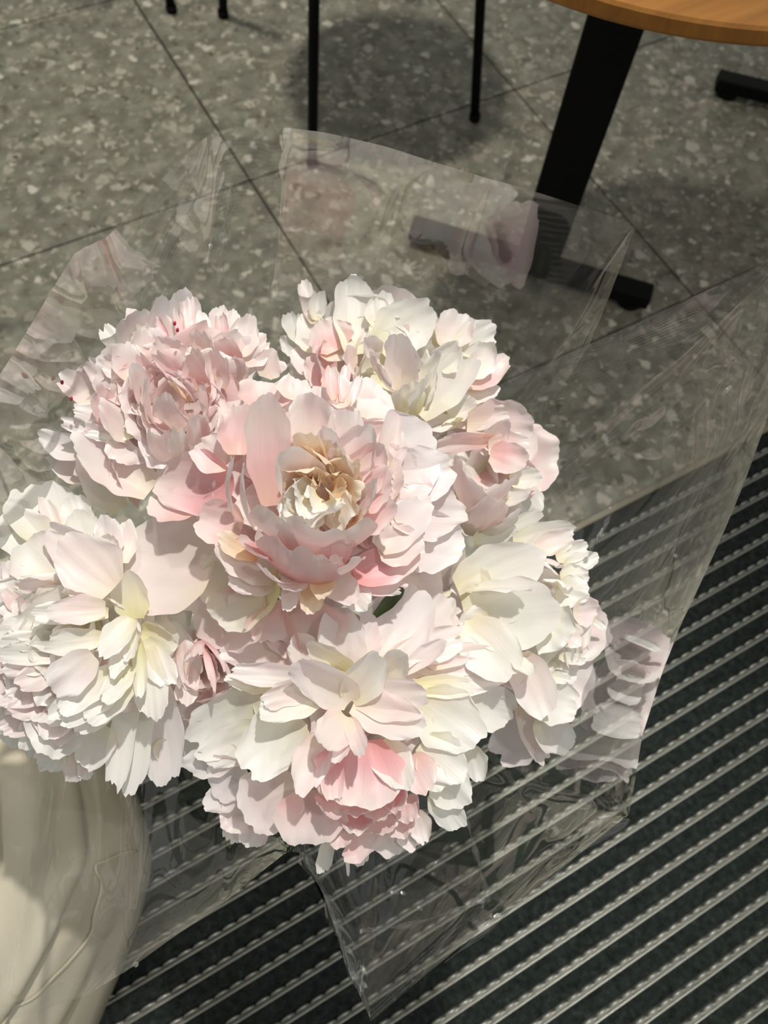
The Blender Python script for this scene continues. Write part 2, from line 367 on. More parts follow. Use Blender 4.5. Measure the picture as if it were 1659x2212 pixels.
TIE = P(700, 1560, .74)
class Flower:
    def __init__(s, label, crop, cx, cy, R, d0, sag, gx=0, gy=0, foc=.22, seed=1, group='peony blooms in the bouquet'):
        s.ox, s.oy, s.k = crop; s.cx, s.cy, s.R, s.d0, s.sag, s.gx, s.gy = cx, cy, R, d0, sag, gx, gy
        s.rng = random.Random(seed); s.focus = P(cx, cy, d0-foc)
        s.base = P(cx, cy, d0+sag*.6+.05)
        s.t = thing('peony', label, 'flower', tuple(s.base))
        s.t['group'] = group
        s.n = 0; s.ruf, s.notch = .085, .085
    def dist(s, px, py):
        q = ((px-s.cx)**2+(py-s.cy)**2)/s.R**2
        return s.d0+s.sag*min(q, 1.8)+s.gx*(px-s.cx)+s.gy*(py-s.cy)
    def add(s, bpx, tpx, wpx, typ, zt=4, zb=-16, bend=.7, cup=.6, ruf=None, notch=None, flare=0., roll=0., crop=True, rnd=1.):
        ruf = s.ruf if ruf is None else ruf; notch = s.notch if notch is None else notch
        if crop:
            bpx = (s.ox+bpx[0]/s.k, s.oy+bpx[1]/s.k); tpx = (s.ox+tpx[0]/s.k, s.oy+tpx[1]/s.k); wpx = wpx/s.k
        db = s.dist(*bpx)-zb/1000; dt = s.dist(*tpx)-zt/1000
        B, T = P(*bpx, db), P(*tpx, dt); w = wpx*dt/FPX
        Nh = s.focus-(B+T)/2; Nh /= np.linalg.norm(Nh)
        tc = -(B+T)/2; tc[2] += CAMZ; tc /= np.linalg.norm(tc); st = float(((T-B)/np.linalg.norm(T-B)) @ tc)
        if st > .35:             # petals that stand up face the heart of their own bloom
            ni = P(s.cx, s.cy, s.d0-.015)-(B+T)/2; ni = ni-(ni@tc)*tc; ni /= (np.linalg.norm(ni)+1e-9)
            k = min(1, (st-.35)/.3); Nh = Nh*(1-k)+ni*k*1.5
        if roll:
            y = (T-B)/np.linalg.norm(T-B); a = math.radians(roll)
            Nh = Nh-(Nh@y)*y; Nh = Nh*math.cos(a)+np.cross(y, Nh)*math.sin(a)
        me = petal_mesh(B-s.base, T-s.base, w, Nh, bend, cup, ruf, s.rng, notch, flare=flare, rnd=rnd)
        me.name = 'petal'; me.materials.append(PM[typ]); o = obj('petal', me, None, s.t); s.n += 1
    def rows(s, txt):
        for ln in txt.strip().splitlines():
            ln = ln.split('#')[0].strip()
            if not ln: continue
            q = ln.split(); bx, by, tx, ty, w = map(float, q[:5]); kw = {}
            for a in q[6:]:
                k, v = a.split('='); kw[k] = float(v)
            s.add((bx,by), (tx,ty), w, q[5], **kw)
    def fill(s, n, types, rmin=.2, rmax=.92, low=10, wf=.62, a0=0, a1=360, cx=None, cy=None, ln=.55):
        fx, fy = (s.cx, s.cy) if cx is None else (cx, cy)
        for i in range(n):
            a = math.radians(a0+(a1-a0)*((i*.61803) % 1.0)+s.rng.uniform(-8,8)); q = rmin+(rmax-rmin)*(i+.5)/n
            rt = q*s.R; rb = max(0, rt-ln*s.R)*.7
            s.add((fx+rb*math.cos(a), fy+rb*math.sin(a)), (fx+rt*math.cos(a), fy+rt*math.sin(a)), s.R*wf*s.rng.uniform(.75,1.2), s.rng.choice(types),
                  zt=-low+s.rng.uniform(-3,3), zb=-low-22, bend=s.rng.uniform(.5,1.1), cup=s.rng.uniform(.4,.9), ruf=s.rng.uniform(.06,.12), crop=False)
    def stem(s, k, leaves=0):
        a = np.zeros(3); tie = np.array(TIE)-s.base; rng = s.rng
        off = np.array([math.cos(k*2.4), math.sin(k*2.4), 0])*.016
        b0 = tie+off; end = b0+off*1.6; end[2] = -s.base[2]+.0032
        pts = []
        ctrl = [a, a+(b0-a)*.25+np.array([0,0,-.05]), b0, end]
        for q in np.linspace(0, 1, 18):
            c = (1-q)**3*ctrl[0]+3*q*(1-q)**2*ctrl[1]+3*q*q*(1-q)*ctrl[2]+q**3*ctrl[3]; pts.append(c)
        tube('stem', pts, [.0045]*6+[.0038]*12, STEM, s.t, 8)
        # green cup of sepals under the bloom
        for j in range(5):
            an = j*1.2566+k; d = P(s.cx+.35*s.R*math.cos(an), s.cy+.35*s.R*math.sin(an), s.dist(s.cx, s.cy)+s.sag*.5+.035)-s.base
            me = petal_mesh(a, d, .024, s.focus-s.base, .6, .9, .03, rng, .02); me.materials.append(LEAF); obj('sepal', me, None, s.t)

R3, R4, R5, R6, R7, R8 = (60,600,2.592), (600,580,2.592), (320,780,2.37), (0,1020,3.16), (380,1260,2.242), (900,1080,3.318)

# --- blush peony, upper left
f = Flower('dense blush pink peony with narrow ragged petals and tiny crimson flecks', R3, 370, 870, 290, .495, .045, gx=-.00002, gy=-.00004, seed=3)
f.ruf, f.notch = .10, .14
f.fill(34, 'bbbpl', .12, .86, 9, .60)
f.rows('''
690 1190 300 885 330 b zt=2 zb=-10 bend=.9 cup=1.0 ruf=.05
300 1000 75 880 170 l zt=-6 cup=1.0
340 1140 130 1010 150 b zt=-14 cup=.9
520 1296 300 1050 190 w zt=-8 zb=-20 cup=.5 ruf=.03
620 1280 470 1020 200 b zt=-8 zb=-20
380 690 195 545 170 b zt=-6 cup=1.0
560 700 340 485 140 b zt=-6
560 800 270 730 150 b zt=0
520 870 195 790 120 l zt=0
600 860 300 840 150 w zt=0 bend=.4
540 420 430 255 130 w zt=-14
640 340 590 190 100 w zt=-16
640 330 650 215 80 w zt=-16 cup=.9
790 360 722 225 50 d zt=-8 cup=1.2
900 340 890 105 100 b zt=-10 cup=1.1
860 330 835 180 70 p zt=-8 cup=1.2
960 330 975 195 130 w zt=-14
1080 340 1110 150 170 b zt=-18
1180 440 1230 225 190 b zt=-8 cup=.8
1190 470 1350 330 190 b zt=-8 ruf=.09
1150 470 1085 330 230 p zt=-2 cup=1.0
1100 360 1075 200 90 p zt=-6 cup=1.1
680 440 640 290 170 b zt=-4
600 570 530 350 210 b zt=-2 cup=.9
560 560 420 450 130 b zt=-4
700 560 620 430 90 p zt=2 cup=1.2
640 700 600 475 150 b zt=6 cup=1.1 bend=.4
860 590 700 415 90 p zt=4 cup=1.1
930 690 775 535 95 b zt=6 cup=1.0
900 700 800 590 90 k zt=4 cup=1.0
840 480 720 330 190 b zt=0
1000 640 920 400 230 p zt=8 cup=1.2 bend=.5
1010 420 960 300 180 b zt=0 ruf=.1
1090 620 1060 400 130 b zt=6
1190 640 1200 445 220 b zt=6 cup=.9
1330 560 1380 400 160 b zt=-2
1330 520 1440 480 120 l zt=-4
700 840 660 575 140 b zt=8 cup=.5
830 860 760 660 220 b zt=10 bend=.5
460 800 380 620 180 p zt=2
560 900 420 700 180 b zt=4 bend=.4
1000 850 960 640 270 p zt=14 bend=.6
960 980 930 770 190 b zt=16 ruf=.14
780 1060 740 840 200 b zt=8 bend=.4
860 1040 830 840 120 w zt=12 ruf=.12
1080 1040 1150 720 230 p zt=20 bend=.6 cup=.9
''')
f.stem(0)
for (x, y) in ((192,598),(243,690),(838,305),(822,268)):     # crimson flecks on the rims
    c = P(60+x/2.592, 600+y/2.592, f.dist(60+x/2.592, 600+y/2.592)-.014)-f.base
    tube('crimson_fleck', [c, c+np.array([.0006,.0010,.0008]), c+np.array([.0012,.0016,.0016])], [.0006,.0011,.0005], simple('crimson',(.35,.01,.06),.5), f.t, 6)

# --- white peony, upper right
f = Flower('tall creamy white peony with loose upright petals behind the central bloom', R4, 850, 800, 260, .520, .05, gy=-.00006, seed=8)
f.fill(24, 'wwwby', .15, .82, 20, .7)
f.rows('''
430 480 440 45 250 w zt=-6 bend=.5 cup=.7 ruf=.05
200 310 140 65 110 b zt=-6 cup=1.2
210 290 235 125 110 w zt=-8 cup=1.0
230 470 150 240 210 w zt=-10
260 570 90 420 210 b zt=-6
330 640 60 560 230 w zt=-12
330 520 290 250 250 b zt=-14
300 640 170 500 200 p zt=-4
140 420 60 235 130 w zt=-6 ruf=.12
120 480 25 390 110 w zt=-8 ruf=.12
560 340 605 145 190 w zt=-18
560 440 860 215 310 w zt=-6 cup=.5 ruf=.05
940 450 1040 230 230 b zt=-12 cup=.8
1000 450 1210 335 200 w zt=-8 ruf=.12
1040 650 1275 480 240 p zt=-6 cup=1.0
1060 600 1190 430 200 w zt=-2 ruf=.13
1040 700 1235 640 170 w zt=-10
1130 700 1205 740 80 w zt=-14
330 460 250 290 280 p zt=0 cup=.8
240 600 230 420 300 d zt=6 cup=.8 ruf=.06
430 560 380 450 180 b zt=4
700 690 700 365 240 l zt=14 bend=.5 cup=.7
560 480 500 385 130 l zt=6 cup=.8
790 670 900 475 140 w zt=8 cup=.6
790 820 1090 480 260 w zt=4 cup=.8 ruf=.06
900 560 1010 420 180 w zt=2 ruf=.12
660 690 530 500 270 b zt=10 cup=.6
760 800 830 600 260 w zt=6 bend=.5
950 810 1105 740 160 w zt=-2
760 840 700 640 240 y zt=8 bend=.4
''')
f.stem(1)

# --- pale pink peony, right flank
f = Flower('pale pink peony with cream heart tucked between two white blooms', R4, 1050, 1010, 200, .520, .045, gx=.00005, seed=12)
f.fill(22, 'bbwwp', .15, .84, 18, .7)
f.rows('''
1060 880 1430 900 330 b zt=-2 cup=.7 ruf=.07
1010 860 790 865 110 w zt=6 bend=.4
990 860 1300 800 150 b zt=0
1030 850 930 870 90 y zt=8
1210 960 890 985 150 p zt=10 bend=.4 cup=.7
1190 960 1290 860 160 b zt=6 cup=.8
1190 1040 1400 1085 190 p zt=2 cup=.5
1180 1000 1420 990 170 b zt=0
1300 1190 1475 1150 140 w zt=0 cup=.9
1080 1430 1050 1075 290 b zt=12 bend=.4 cup=.7
1000 1350 960 1120 120 b zt=14
1150 1360 1310 1165 260 b zt=8
1240 1300 1405 1260 130 w zt=4
1280 1460 1475 1370 100 w zt=-4 cup=.9
1140 1470 1380 1330 220 w zt=4
1100 1500 1220 1280 260 b zt=12 bend=.4
1200 1500 1300 1400 200 w zt=4
''')
f.stem(2)

# --- white peony, right
f = Flower('broad smooth creamy white peony with huge overlapping petals facing the mat', R8, 1120, 1390, 260, .505, .05, gx=.00006, gy=.00003, seed=21)
f.fill(22, 'wwwwb', .2, .80, 22, .75)
f.rows('''
290 640 905 400 450 w zt=4 bend=.5 cup=.5 ruf=.03 notch=.05
420 300 700 190 200 w zt=-8
690 290 1130 220 200 w zt=-8
330 660 830 660 200 w zt=14 bend=.4 cup=.3
340 840 1010 790 540 w zt=6 bend=.6 cup=.55 ruf=.025 notch=.05
360 880 700 1290 420 w zt=2 bend=.6 cup=.5 ruf=.03
740 1100 930 1550 310 b zt=6 bend=.6 cup=.6 ruf=.03 notch=.05
700 1120 830 1260 160 w zt=8
820 1400 1160 1500 340 w zt=-8 cup=.7 ruf=.05
740 1470 940 1885 190 b zt=-10 cup=.8
850 1580 1110 1790 280 w zt=-16 cup=.9
850 1650 560 1830 340 l zt=-34 zb=-30
950 900 1095 1000 420 w zt=-2 cup=.7 ruf=.08
850 340 1130 270 180 b zt=-2
1000 420 1235 330 160 w zt=-4 cup=.9
1050 490 1290 405 170 w zt=-6 cup=.9
900 420 1010 480 220 b zt=4 ruf=.13
1030 560 1230 520 180 w zt=-4 ruf=.12
1000 640 1240 680 250 w zt=-6 ruf=.12
1120 800 1320 800 230 b zt=-10 cup=.8
1260 850 1355 920 60 w zt=-10
1050 950 1195 1000 190 b zt=-12
1020 1120 1225 1150 90 w zt=-16
950 1260 1100 1290 90 w zt=-14
960 600 1080 600 260 w zt=2 ruf=.12
520 640 240 560 300 w zt=-14 zb=-20 cup=.5
480 780 215 720 320 b zt=-24 zb=-26 cup=.4
520 900 300 900 300 w zt=-14 zb=-20 cup=.5
''')
f.stem(3)

# --- white peony, left
f = Flower('creamy white peony with a yellowish throat beside the cream cloth', R6, 175, 1390, 330, .485, .05, gx=-.00002, seed=33)
f.ruf = .115
f.fill(30, 'wwwwyb', .15, .86, 20, .6)
f.fill(34, 'wwwwb', .35, .98, 4, .40, 95, 200, 190, 1330, .42)
f.rows('''
340 480 240 45 440 w zt=-8 bend=.7 cup=.6 ruf=.04
330 540 20 300 330 w zt=-10
400 420 285 165 110 b zt=-2 cup=.9
560 420 470 165 220 w zt=-8 ruf=.09
620 580 540 255 250 w zt=0 ruf=.06
760 580 725 285 190 l zt=2
840 620 870 330 150 b zt=-2
600 620 330 380 280 l zt=6 cup=.9
380 710 160 460 400 w zt=-2 cup=.6 ruf=.04
780 790 420 480 440 b zt=14 zb=8 bend=.5 cup=.6 ruf=.04
930 1000 845 670 260 y zt=4 bend=.6 cup=.9 ruf=.03
700 650 760 420 160 w zt=4
150 780 30 600 140 l zt=-4
390 770 120 760 160 b zt=8 cup=.9
200 990 20 800 120 p zt=-2 cup=1.0
210 1000 120 860 90 b zt=4 cup=1.2
740 960 200 960 160 w zt=10 zb=-2 cup=.8
720 930 320 950 200 b zt=14 zb=8 bend=.4
730 900 420 800 150 w zt=8
760 880 830 920 120 w zt=12 zb=-2
900 1000 690 1260 230 w zt=16 zb=8 bend=.6 cup=.9 ruf=.1
930 1040 870 1300 140 w zt=18 zb=8 ruf=.1
860 1130 780 1395 140 w zt=16 zb=8 ruf=.1
940 1020 955 1130 110 w zt=14 zb=8
480 1070 15 1050 150 w zt=4 ruf=.09
460 1150 15 1150 140 w zt=6 ruf=.1
500 1220 15 1245 160 w zt=8 ruf=.1
450 1290 20 1345 120 b zt=6 ruf=.1
700 1130 300 1180 180 w zt=10 zb=-2 ruf=.1
640 1250 335 1500 270 l zt=14 zb=8 bend=.6 cup=.7
430 1320 100 1450 190 b zt=6
400 1440 20 1560 180 b zt=0
860 1380 340 1710 270 w zt=14 zb=8 bend=.7 cup=.8 ruf=.08
880 1420 530 1770 230 w zt=12 zb=-2 cup=.8 ruf=.08
820 1330 390 1630 200 w zt=16 zb=8 ruf=.1
900 1450 580 1700 200 w zt=16 zb=8 ruf=.1
900 1330 700 1560 160 w zt=20 zb=8 ruf=.1
400 1560 60 1640 170 b zt=0
330 1640 15 1770 180 b zt=-6
300 1660 160 1890 190 w zt=-8
430 1600 330 1830 220 b zt=2 cup=.7
420 1860 280 2030 190 w zt=-14
520 1920 485 2115 170 b zt=-14 cup=.9
560 1960 595 2100 90 w zt=-14
740 1740 560 2025 230 w zt=-4 cup=.7
760 1800 690 1980 160 b zt=-14
930 1250 775 2145 180 w zt=6 bend=.5 cup=.8 ruf=.05
960 1300 860 2205 250 w zt=0 bend=.5 cup=.6 ruf=.04
1000 1350 1130 2110 320 l zt=-8 bend=.6 cup=.5 ruf=.04
1000 1190 1040 1690 240 w zt=12 zb=-2 bend=.5 cup=.6
990 1140 1160 1460 200 w zt=10 zb=-2 cup=.7
970 1080 1195 1170 220 y zt=8 cup=.7
950 1150 960 1540 110 y zt=14 zb=8 cup=1.0
1060 1850 1260 2010 160 w zt=-22
''')
f.stem(4)

# --- rose pink bloom half hidden below the centre
f = Flower('deep pink peony mostly hidden under the central bloom with dark gaps', R6, 440, 1450, 120, .503, .03, seed=41)
f.fill(16, 'bbp', .2, .95, 8, .9)
f.rows('''
1400 1170 1470 1520 190 p zt=10 cup=1.2 bend=.5
1240 1130 1250 1440 200 b zt=8 cup=.6
1380 1150 1330 1260 120 p zt=14 cup=1.3
1400 1150 1575 1400 240 p zt=6 cup=.6
1330 1560 1580 1480 140 b zt=4
1500 1700 1280 1690 200 b zt=2 cup=1.0
1200 1500 1250 1840 190 b zt=0
1300 1300 1260 1600 160 b zt=4
1300 1750 1260 1960 160 w zt=-10
''')
f.stem(5)

# --- white and pink peony, bottom
f = Flower('white peony with ruffled rose pink lower petals hanging over the mat rails', R7, 745, 1545, 330, .475, .05, gy=.00003, seed=52)
f.fill(30, 'wwwbb', .15, .82, 22, .58)
f.rows('''
830 430 780 105 240 l zt=10 bend=.5 cup=.6 ruf=.03 notch=.05
970 380 1190 45 370 l zt=4 bend=.5 cup=.5 ruf=.04
1180 380 1390 120 340 b zt=-14
880 420 960 200 150 b zt=-8
560 310 185 260 160 b zt=-4 bend=.4
560 340 220 340 150 b zt=2
640 330 430 220 160 b zt=-4
700 400 560 270 180 b zt=2
860 450 650 300 190 y zt=10 cup=.9
850 570 590 380 270 l zt=20 bend=.7 cup=.9
640 460 270 425 120 l zt=10 bend=.4
500 500 250 460 110 y zt=4
720 540 395 620 180 w zt=14 bend=.7 cup=.8
700 500 430 560 140 b zt=12
420 560 55 790 260 w zt=0 cup=.5 ruf=.05
430 700 130 860 200 w zt=-4
590 640 320 930 300 w zt=10 bend=.7 cup=.6 ruf=.05
300 830 55 870 170 l zt=-8
330 880 170 1010 250 l zt=-10 cup=.8
880 560 1230 570 230 b zt=18 bend=.7 cup=.7
840 560 1000 350 220 w zt=16 bend=.4 cup=.8
1000 450 1120 350 150 w zt=18
1090 430 1300 285 110 l zt=14 cup=1.0
1000 400 1410 250 170 b zt=2
1100 480 1575 435 220 b zt=6 cup=.6
1160 400 1540 350 160 b zt=4 ruf=.1
1150 500 1450 500 120 y zt=8
1180 560 1480 780 320 w zt=8 bend=.7 cup=.6 ruf=.05
1370 560 1645 640 230 w zt=-4 cup=.7
1200 760 1385 945 250 w zt=2 cup=.7 ruf=.08
1410 780 1460 950 150 w zt=-14
860 580 1190 700 220 b zt=14
820 640 700 810 210 b zt=22 bend=.7 cup=.9 ruf=.1
840 650 905 835 110 b zt=24 cup=1.0
840 660 780 870 90 b zt=20
700 740 600 1015 210 b zt=16 cup=1.0
760 780 760 1060 130 d zt=14 cup=.9
890 760 880 1095 440 d zt=14 bend=.7 cup=.6 ruf=.05
1000 760 1110 1000 200 w zt=16 cup=.6
1130 840 1225 1010 200 p zt=4
520 900 380 1200 320 b zt=4 bend=.7 cup=.6 ruf=.05
660 1000 640 1280 350 p zt=6 bend=.7 cup=.7 ruf=.06
720 1020 760 1140 150 p zt=12
860 1060 900 1130 160 p zt=12 ruf=.12
960 1060 1010 1140 160 p zt=10 ruf=.12
1060 1020 1080 1090 140 d zt=8 ruf=.12
1110 1040 1140 1150 150 p zt=6 ruf=.12
860 1120 900 1200 180 d zt=6 ruf=.12
970 1130 1010 1220 190 p zt=4 ruf=.12
1080 1140 1110 1230 160 p zt=2 ruf=.12
1160 1100 1200 1260 120 b zt=-2
790 1140 800 1290 150 p zt=6 cup=1.0
880 1200 960 1310 250 p zt=-4
1020 1200 1060 1330 160 b zt=-10
1120 1180 1155 1285 130 b zt=-8
740 1240 705 1410 75 w zt=-10
830 1300 835 1415 18 w zt=-8
860 1240 900 1365 120 b zt=-14
320 1000 140 1065 150 l zt=-8
330 1090 230 1180 170 b zt=-6
330 1130 255 1265 110 b zt=-14
420 1130 340 1260 150 b zt=-12
1260 920 1415 1070 210 w zt=-6
1240 1010 1375 1185 140 w zt=-10
1200 900 1290 1000 140 w zt=-4
''')
f.stem(6)

# --- pink cup peony in the centre
f = Flower('pink cup-shaped peony with a peach and cream ruffled heart', R5, 682, 1075, 290, .430, .055, seed=64)
f.fill(26, 'ppbb', .55, .92, 22, .62)
f.rows('''
1450 650 840 560 700 b zt=0 
''' if False else '''
260 760 60 620 330 p zt=-14
''')
# pale guard petals
def img(f, bx, by, tx, ty, w, typ, **kw): f.add((bx,by), (tx,ty), w, typ, crop=False, **kw)
img(f, 460, 1230, 268, 1190, 230, 'b', zt=-2, zb=-14, bend=.5, cup=.45, ruf=.03, notch=.05)
img(f, 560, 1260, 410, 1350, 210, 'b', zt=0, zb=-16, cup=.6)
img(f, 600, 1240, 430, 1300, 180, 'y', zt=-2, zb=-16, cup=.6)
img(f, 600, 1300, 520, 1400, 220, 'p', zt=-4, zb=-16)
img(f, 640, 1290, 640, 1390, 220, 'p', zt=-4, zb=-16, ruf=.1)
img(f, 830, 1000, 945, 950, 190, 'l', zt=-18, zb=-26, bend=.5, cup=.5, ruf=.04)
img(f, 780, 900, 815, 830, 130, 'l', zt=-22, zb=-30, bend=.4, cup=.4, ruf=.03)
img(f, 840, 1040, 968, 1010, 130, 'l', zt=-14, zb=-24, cup=.6)
img(f, 840, 1100, 1000, 1110, 130, 'b', zt=-12, zb=-24, cup=.6)
img(f, 860, 1170, 1000, 1170, 140, 'l', zt=-10, zb=-24, cup=.6, ruf=.06)
img(f, 840, 1120, 930, 1080, 110, 'b', zt=-6, zb=-20)
f.rows('''
600 260 600 80 290 p zt=-8 bend=.6 cup=.7
740 200 760 80 200 b zt=-10 ruf=.1
950 200 935 20 80 p zt=0 cup=1.1
990 210 1015 15 70 p zt=-4 cup=1.2
1030 230 1085 70 70 l zt=0 cup=1.3
1000 240 960 60 140 b zt=-8
440 640 40 600 340 d zt=-6 bend=.7 cup=.8 ruf=.04
430 520 240 420 220 b zt=-4 ruf=.1
460 480 460 220 240 p zt=4 cup=.9
480 860 240 790 260 p zt=2 cup=.9
440 800 425 510 70 l zt=20 cup=1.4
540 860 485 540 110 l zt=20 cup=1.3
640 740 600 180 250 p zt=30 zb=-24 bend=.5 cup=.6 ruf=.03 notch=.05
830 430 850 165 270 b zt=18 bend=.6 cup=.8
1000 600 1010 230 220 b zt=14 cup=.9 ruf=.08
1000 610 1120 320 270 b zt=18 cup=.9 ruf=.08
1020 690 1200 430 270 p zt=12 cup=.9 ruf=.08
1040 740 1245 570 250 p zt=10 cup=.9
1060 820 1270 740 250 p zt=8 cup=.9
1050 800 1180 640 210 l zt=20 cup=.9
1180 960 1425 720 230 l zt=0 cup=.7 ruf=.06
1180 980 1400 900 230 b zt=2 ruf=.1
1050 1090 1410 980 230 d zt=2 cup=.7
1000 1100 1330 1150 150 p zt=2
960 1080 980 890 240 d zt=12 zb=-20 cup=1.0
835 1010 830 865 720 p zt=20 zb=-22 bend=.5 cup=.75 ruf=.06 rnd=.12 notch=.14
800 1150 730 950 480 p zt=12 zb=-14 bend=.6 cup=.6 ruf=.08 rnd=.4
650 1110 350 930 210 b zt=6
660 1130 400 1110 170 b zt=4
640 1010 480 930 200 d zt=10
560 1000 360 900 130 k zt=8
700 1130 600 1060 200 b zt=14
960 1100 1070 990 200 b zt=14
940 1090 900 980 180 p zt=18
740 1110 715 1290 110 b zt=16 cup=1.0
780 1110 700 1180 150 b zt=16
850 1120 830 1300 140 k zt=14 ruf=.13
880 1100 905 1210 140 k zt=16 ruf=.13
930 1110 1060 1230 190 b zt=10
1000 1130 1120 1260 170 b zt=4
560 1200 470 1330 230 b zt=-6
''')
# inner cup and heart
f.rows('''
880 760 690 480 360 b zt=24 zb=-30 bend=.8 cup=1.1 ruf=.04
900 700 800 350 180 k zt=14 zb=-30 cup=.8
950 640 910 330 170 l zt=18 zb=-30 cup=.8
960 700 1010 460 230 b zt=12 zb=-30 cup=.9
990 740 1080 540 230 k zt=10 zb=-30 cup=.9
980 800 1110 680 240 b zt=10 zb=-30 cup=.9
960 850 1060 840 240 k zt=10 zb=-30 cup=.9
800 870 700 800 260 w zt=14 zb=-26 cup=.9
760 800 690 660 240 k zt=8 zb=-30 cup=.9
''')
f.ruf, f.notch = .13, .16
f.rows('''
880 660 690 560 260 k zt=8 zb=-24 cup=.7
880 640 770 430 250 k zt=6 zb=-26 cup=.6
890 630 950 450 220 k zt=2 zb=-26 cup=.7
900 650 1060 540 250 k zt=8 zb=-26 cup=.6
920 690 1080 700 260 k zt=12 zb=-24 cup=.6
850 690 685 740 250 w zt=12 zb=-18 cup=.6
930 710 1040 830 230 w zt=10 zb=-16 cup=.5
840 720 730 840 250 w zt=10 zb=-14 cup=.5
850 640 850 490 150 k zt=-4 zb=-28 cup=1.0 roll=40
920 620 880 520 150 k zt=-8 zb=-28 cup=1.0 roll=-50
930 640 990 570 170 k zt=-2 zb=-28 cup=.9 roll=35
830 640 760 590 160 k zt=2 zb=-24 cup=.9 roll=-40
820 690 750 660 170 w zt=8 zb=-14 cup=.5 roll=30
870 690 830 745 170 w zt=6 zb=-10 cup=.7 roll=-30
930 690 960 755 170 w zt=8 zb=-10 cup=.7 roll=25
880 730 880 830 300 w zt=12 zb=-6 cup=.4
830 720 800 780 160 w zt=12 zb=-8 cup=.7 roll=20
950 660 1020 670 170 k zt=6 zb=-14 cup=.8 roll=-30
890 660 910 590 130 k zt=-10 zb=-26 cup=1.2 roll=60
850 655 835 585 130 k zt=-6 zb=-26 cup=1.2 roll=-60
''')
f.stem(7)
# dark leaf in the gap below the heart
img(f, 880,1210, 1010,1290, 170, 'b', zt=-24, zb=-30, cup=.5)
img(f, 840,1210, 930,1310, 170, 'b', zt=-30, zb=-34, cup=.5)
lf = petal_mesh(P(810,1330,.50)-f.base, P(872,1270,.475)-f.base, .008, P(840,1300,.1)-P(840,1300,.5), .4, .5, .02, random.Random(2), .03); lf.materials.append(LEAF); obj('leaf', lf, None, f.t)

# ------------------------------------------------------------------ clear cellophane wrap
wrap = thing('cellophane_wrap', 'crumpled clear cellophane wrap around the peony bouquet', 'wrapper', tuple(TIE))
def smooth_poly(pts, n, soft=.5):
    pts = np.array(pts, float); d = np.r_[0, np.cumsum(np.linalg.norm(np.diff(pts, axis=0), axis=1))]; d /= d[-1]
    return np.stack([np.interp(np.linspace(0,1,n), d, pts[:,k]) for k in range(pts.shape[1])], 1)
FV = []
def sheet(name, rim, inner, nu=60, nv=90, belly=.0, wr=.0025, seed=0, m=.8, md=.35):
    """film lofted from a gathered inner line to the cut outer edge"""
    Ap = smooth_poly(inner, nv); Bp = smooth_poly(rim, nv)
    Mp = Ap*(1-m)+Bp*m; Mp[:,2] = Ap[:,2]*(1-md)+Bp[:,2]*md
    A, Bm, Mm = (np.array([P(*p) for p in q]) for q in (Ap, Bp, Mp))
    rng = random.Random(seed); V = []
    c = np.array([P(680,1250,.2)])[0]
    ph = [rng.uniform(0,6.28) for _ in range(10)]
    s = np.linspace(0,1,nu)
    fr = [rng.uniform(5,9), rng.uniform(12,19), rng.uniform(25,38)]
    for i in range(nu):
        row = A*(1-s[i])**2+Mm*2*s[i]*(1-s[i])+Bm*s[i]**2
        n = c-row; n /= np.linalg.norm(n, axis=1)[:,None]
        q = np.linspace(0,1,nv)
        rid = 1-np.abs(np.sin(fr[1]*q+ph[3]+2.0*s[i]*math.sin(3*q[0]+ph[4]))) 
        disp = -belly*math.sin(math.pi*s[i])+wr*(np.sin(fr[0]*q+ph[0]+2.2*s[i])+.8*np.sin(fr[2]*q+ph[1]-3*s[i])*(1-.6*s[i])+1.6*rid**6*(1-.5*s[i]))+wr*.8*math.sin(7*s[i]+ph[2])*np.sin(9*q+ph[5])
        V.append(row+n*disp[:,None])
    V = np.array(V).reshape(-1,3)-TIE
    FV.append(V+TIE)
    me = pydata(name, V, grid_faces(nu, nv)); return obj(name, me, FILM, wrap)
sheet('film_sheet', [(-160,1060,.44),(0,810,.455),(100,650,.46),(165,545,.465),(230,512,.468),(330,405,.472),(450,290,.475),(510,274,.476),(590,268,.478),(700,284,.481),(830,315,.485),(960,355,.49),(1080,390,.495),(1375,485,.515),(1320,630,.55),(1270,750,.58)],
      [(300,1500,.68),(330,1350,.68),(380,1230,.68),(480,1140,.69),(620,1080,.70),(760,1060,.70),(900,1080,.70),(980,1120,.69),(1010,1150,.69)], seed=1, m=.74, md=.44)
sheet('film_sheet', [(1090,830,.585),(1220,768,.55),(1360,705,.515),(1530,625,.48),(1700,545,.455),(1690,720,.445),(1659,900,.44),(1610,1030,.435),(1560,1150,.43),(1490,1310,.43),(1430,1450,.43),(1385,1590,.435),(1360,1760,.45),(1280,1825,.47),(1200,1890,.49),(1060,1990,.53),(930,2100,.57),(800,2212,.61)],
      [(900,1150,.70),(930,1180,.70),(960,1230,.70),(980,1300,.70),(980,1400,.70),(960,1500,.70),(920,1580,.70),(880,1650,.70),(840,1720,.70),(800,1760,.70),(760,1780,.70)], wr=.003, seed=2)
sheet('film_sheet', [(800,2200,.615),(745,2080,.59),(705,1960,.57),(650,1840,.56),(620,1840,.55),(480,1955,.51),(265,2102,.48),(190,2147,.475),(0,2208,.46),(-160,2250,.45)],
      [(760,1790,.70),(700,1760,.69),(640,1730,.68),(600,1700,.67),(540,1660,.66),(480,1630,.65),(400,1600,.64),(300,1570,.63),(150,1550,.61),(-100,1500,.57)], wr=.003, seed=3)
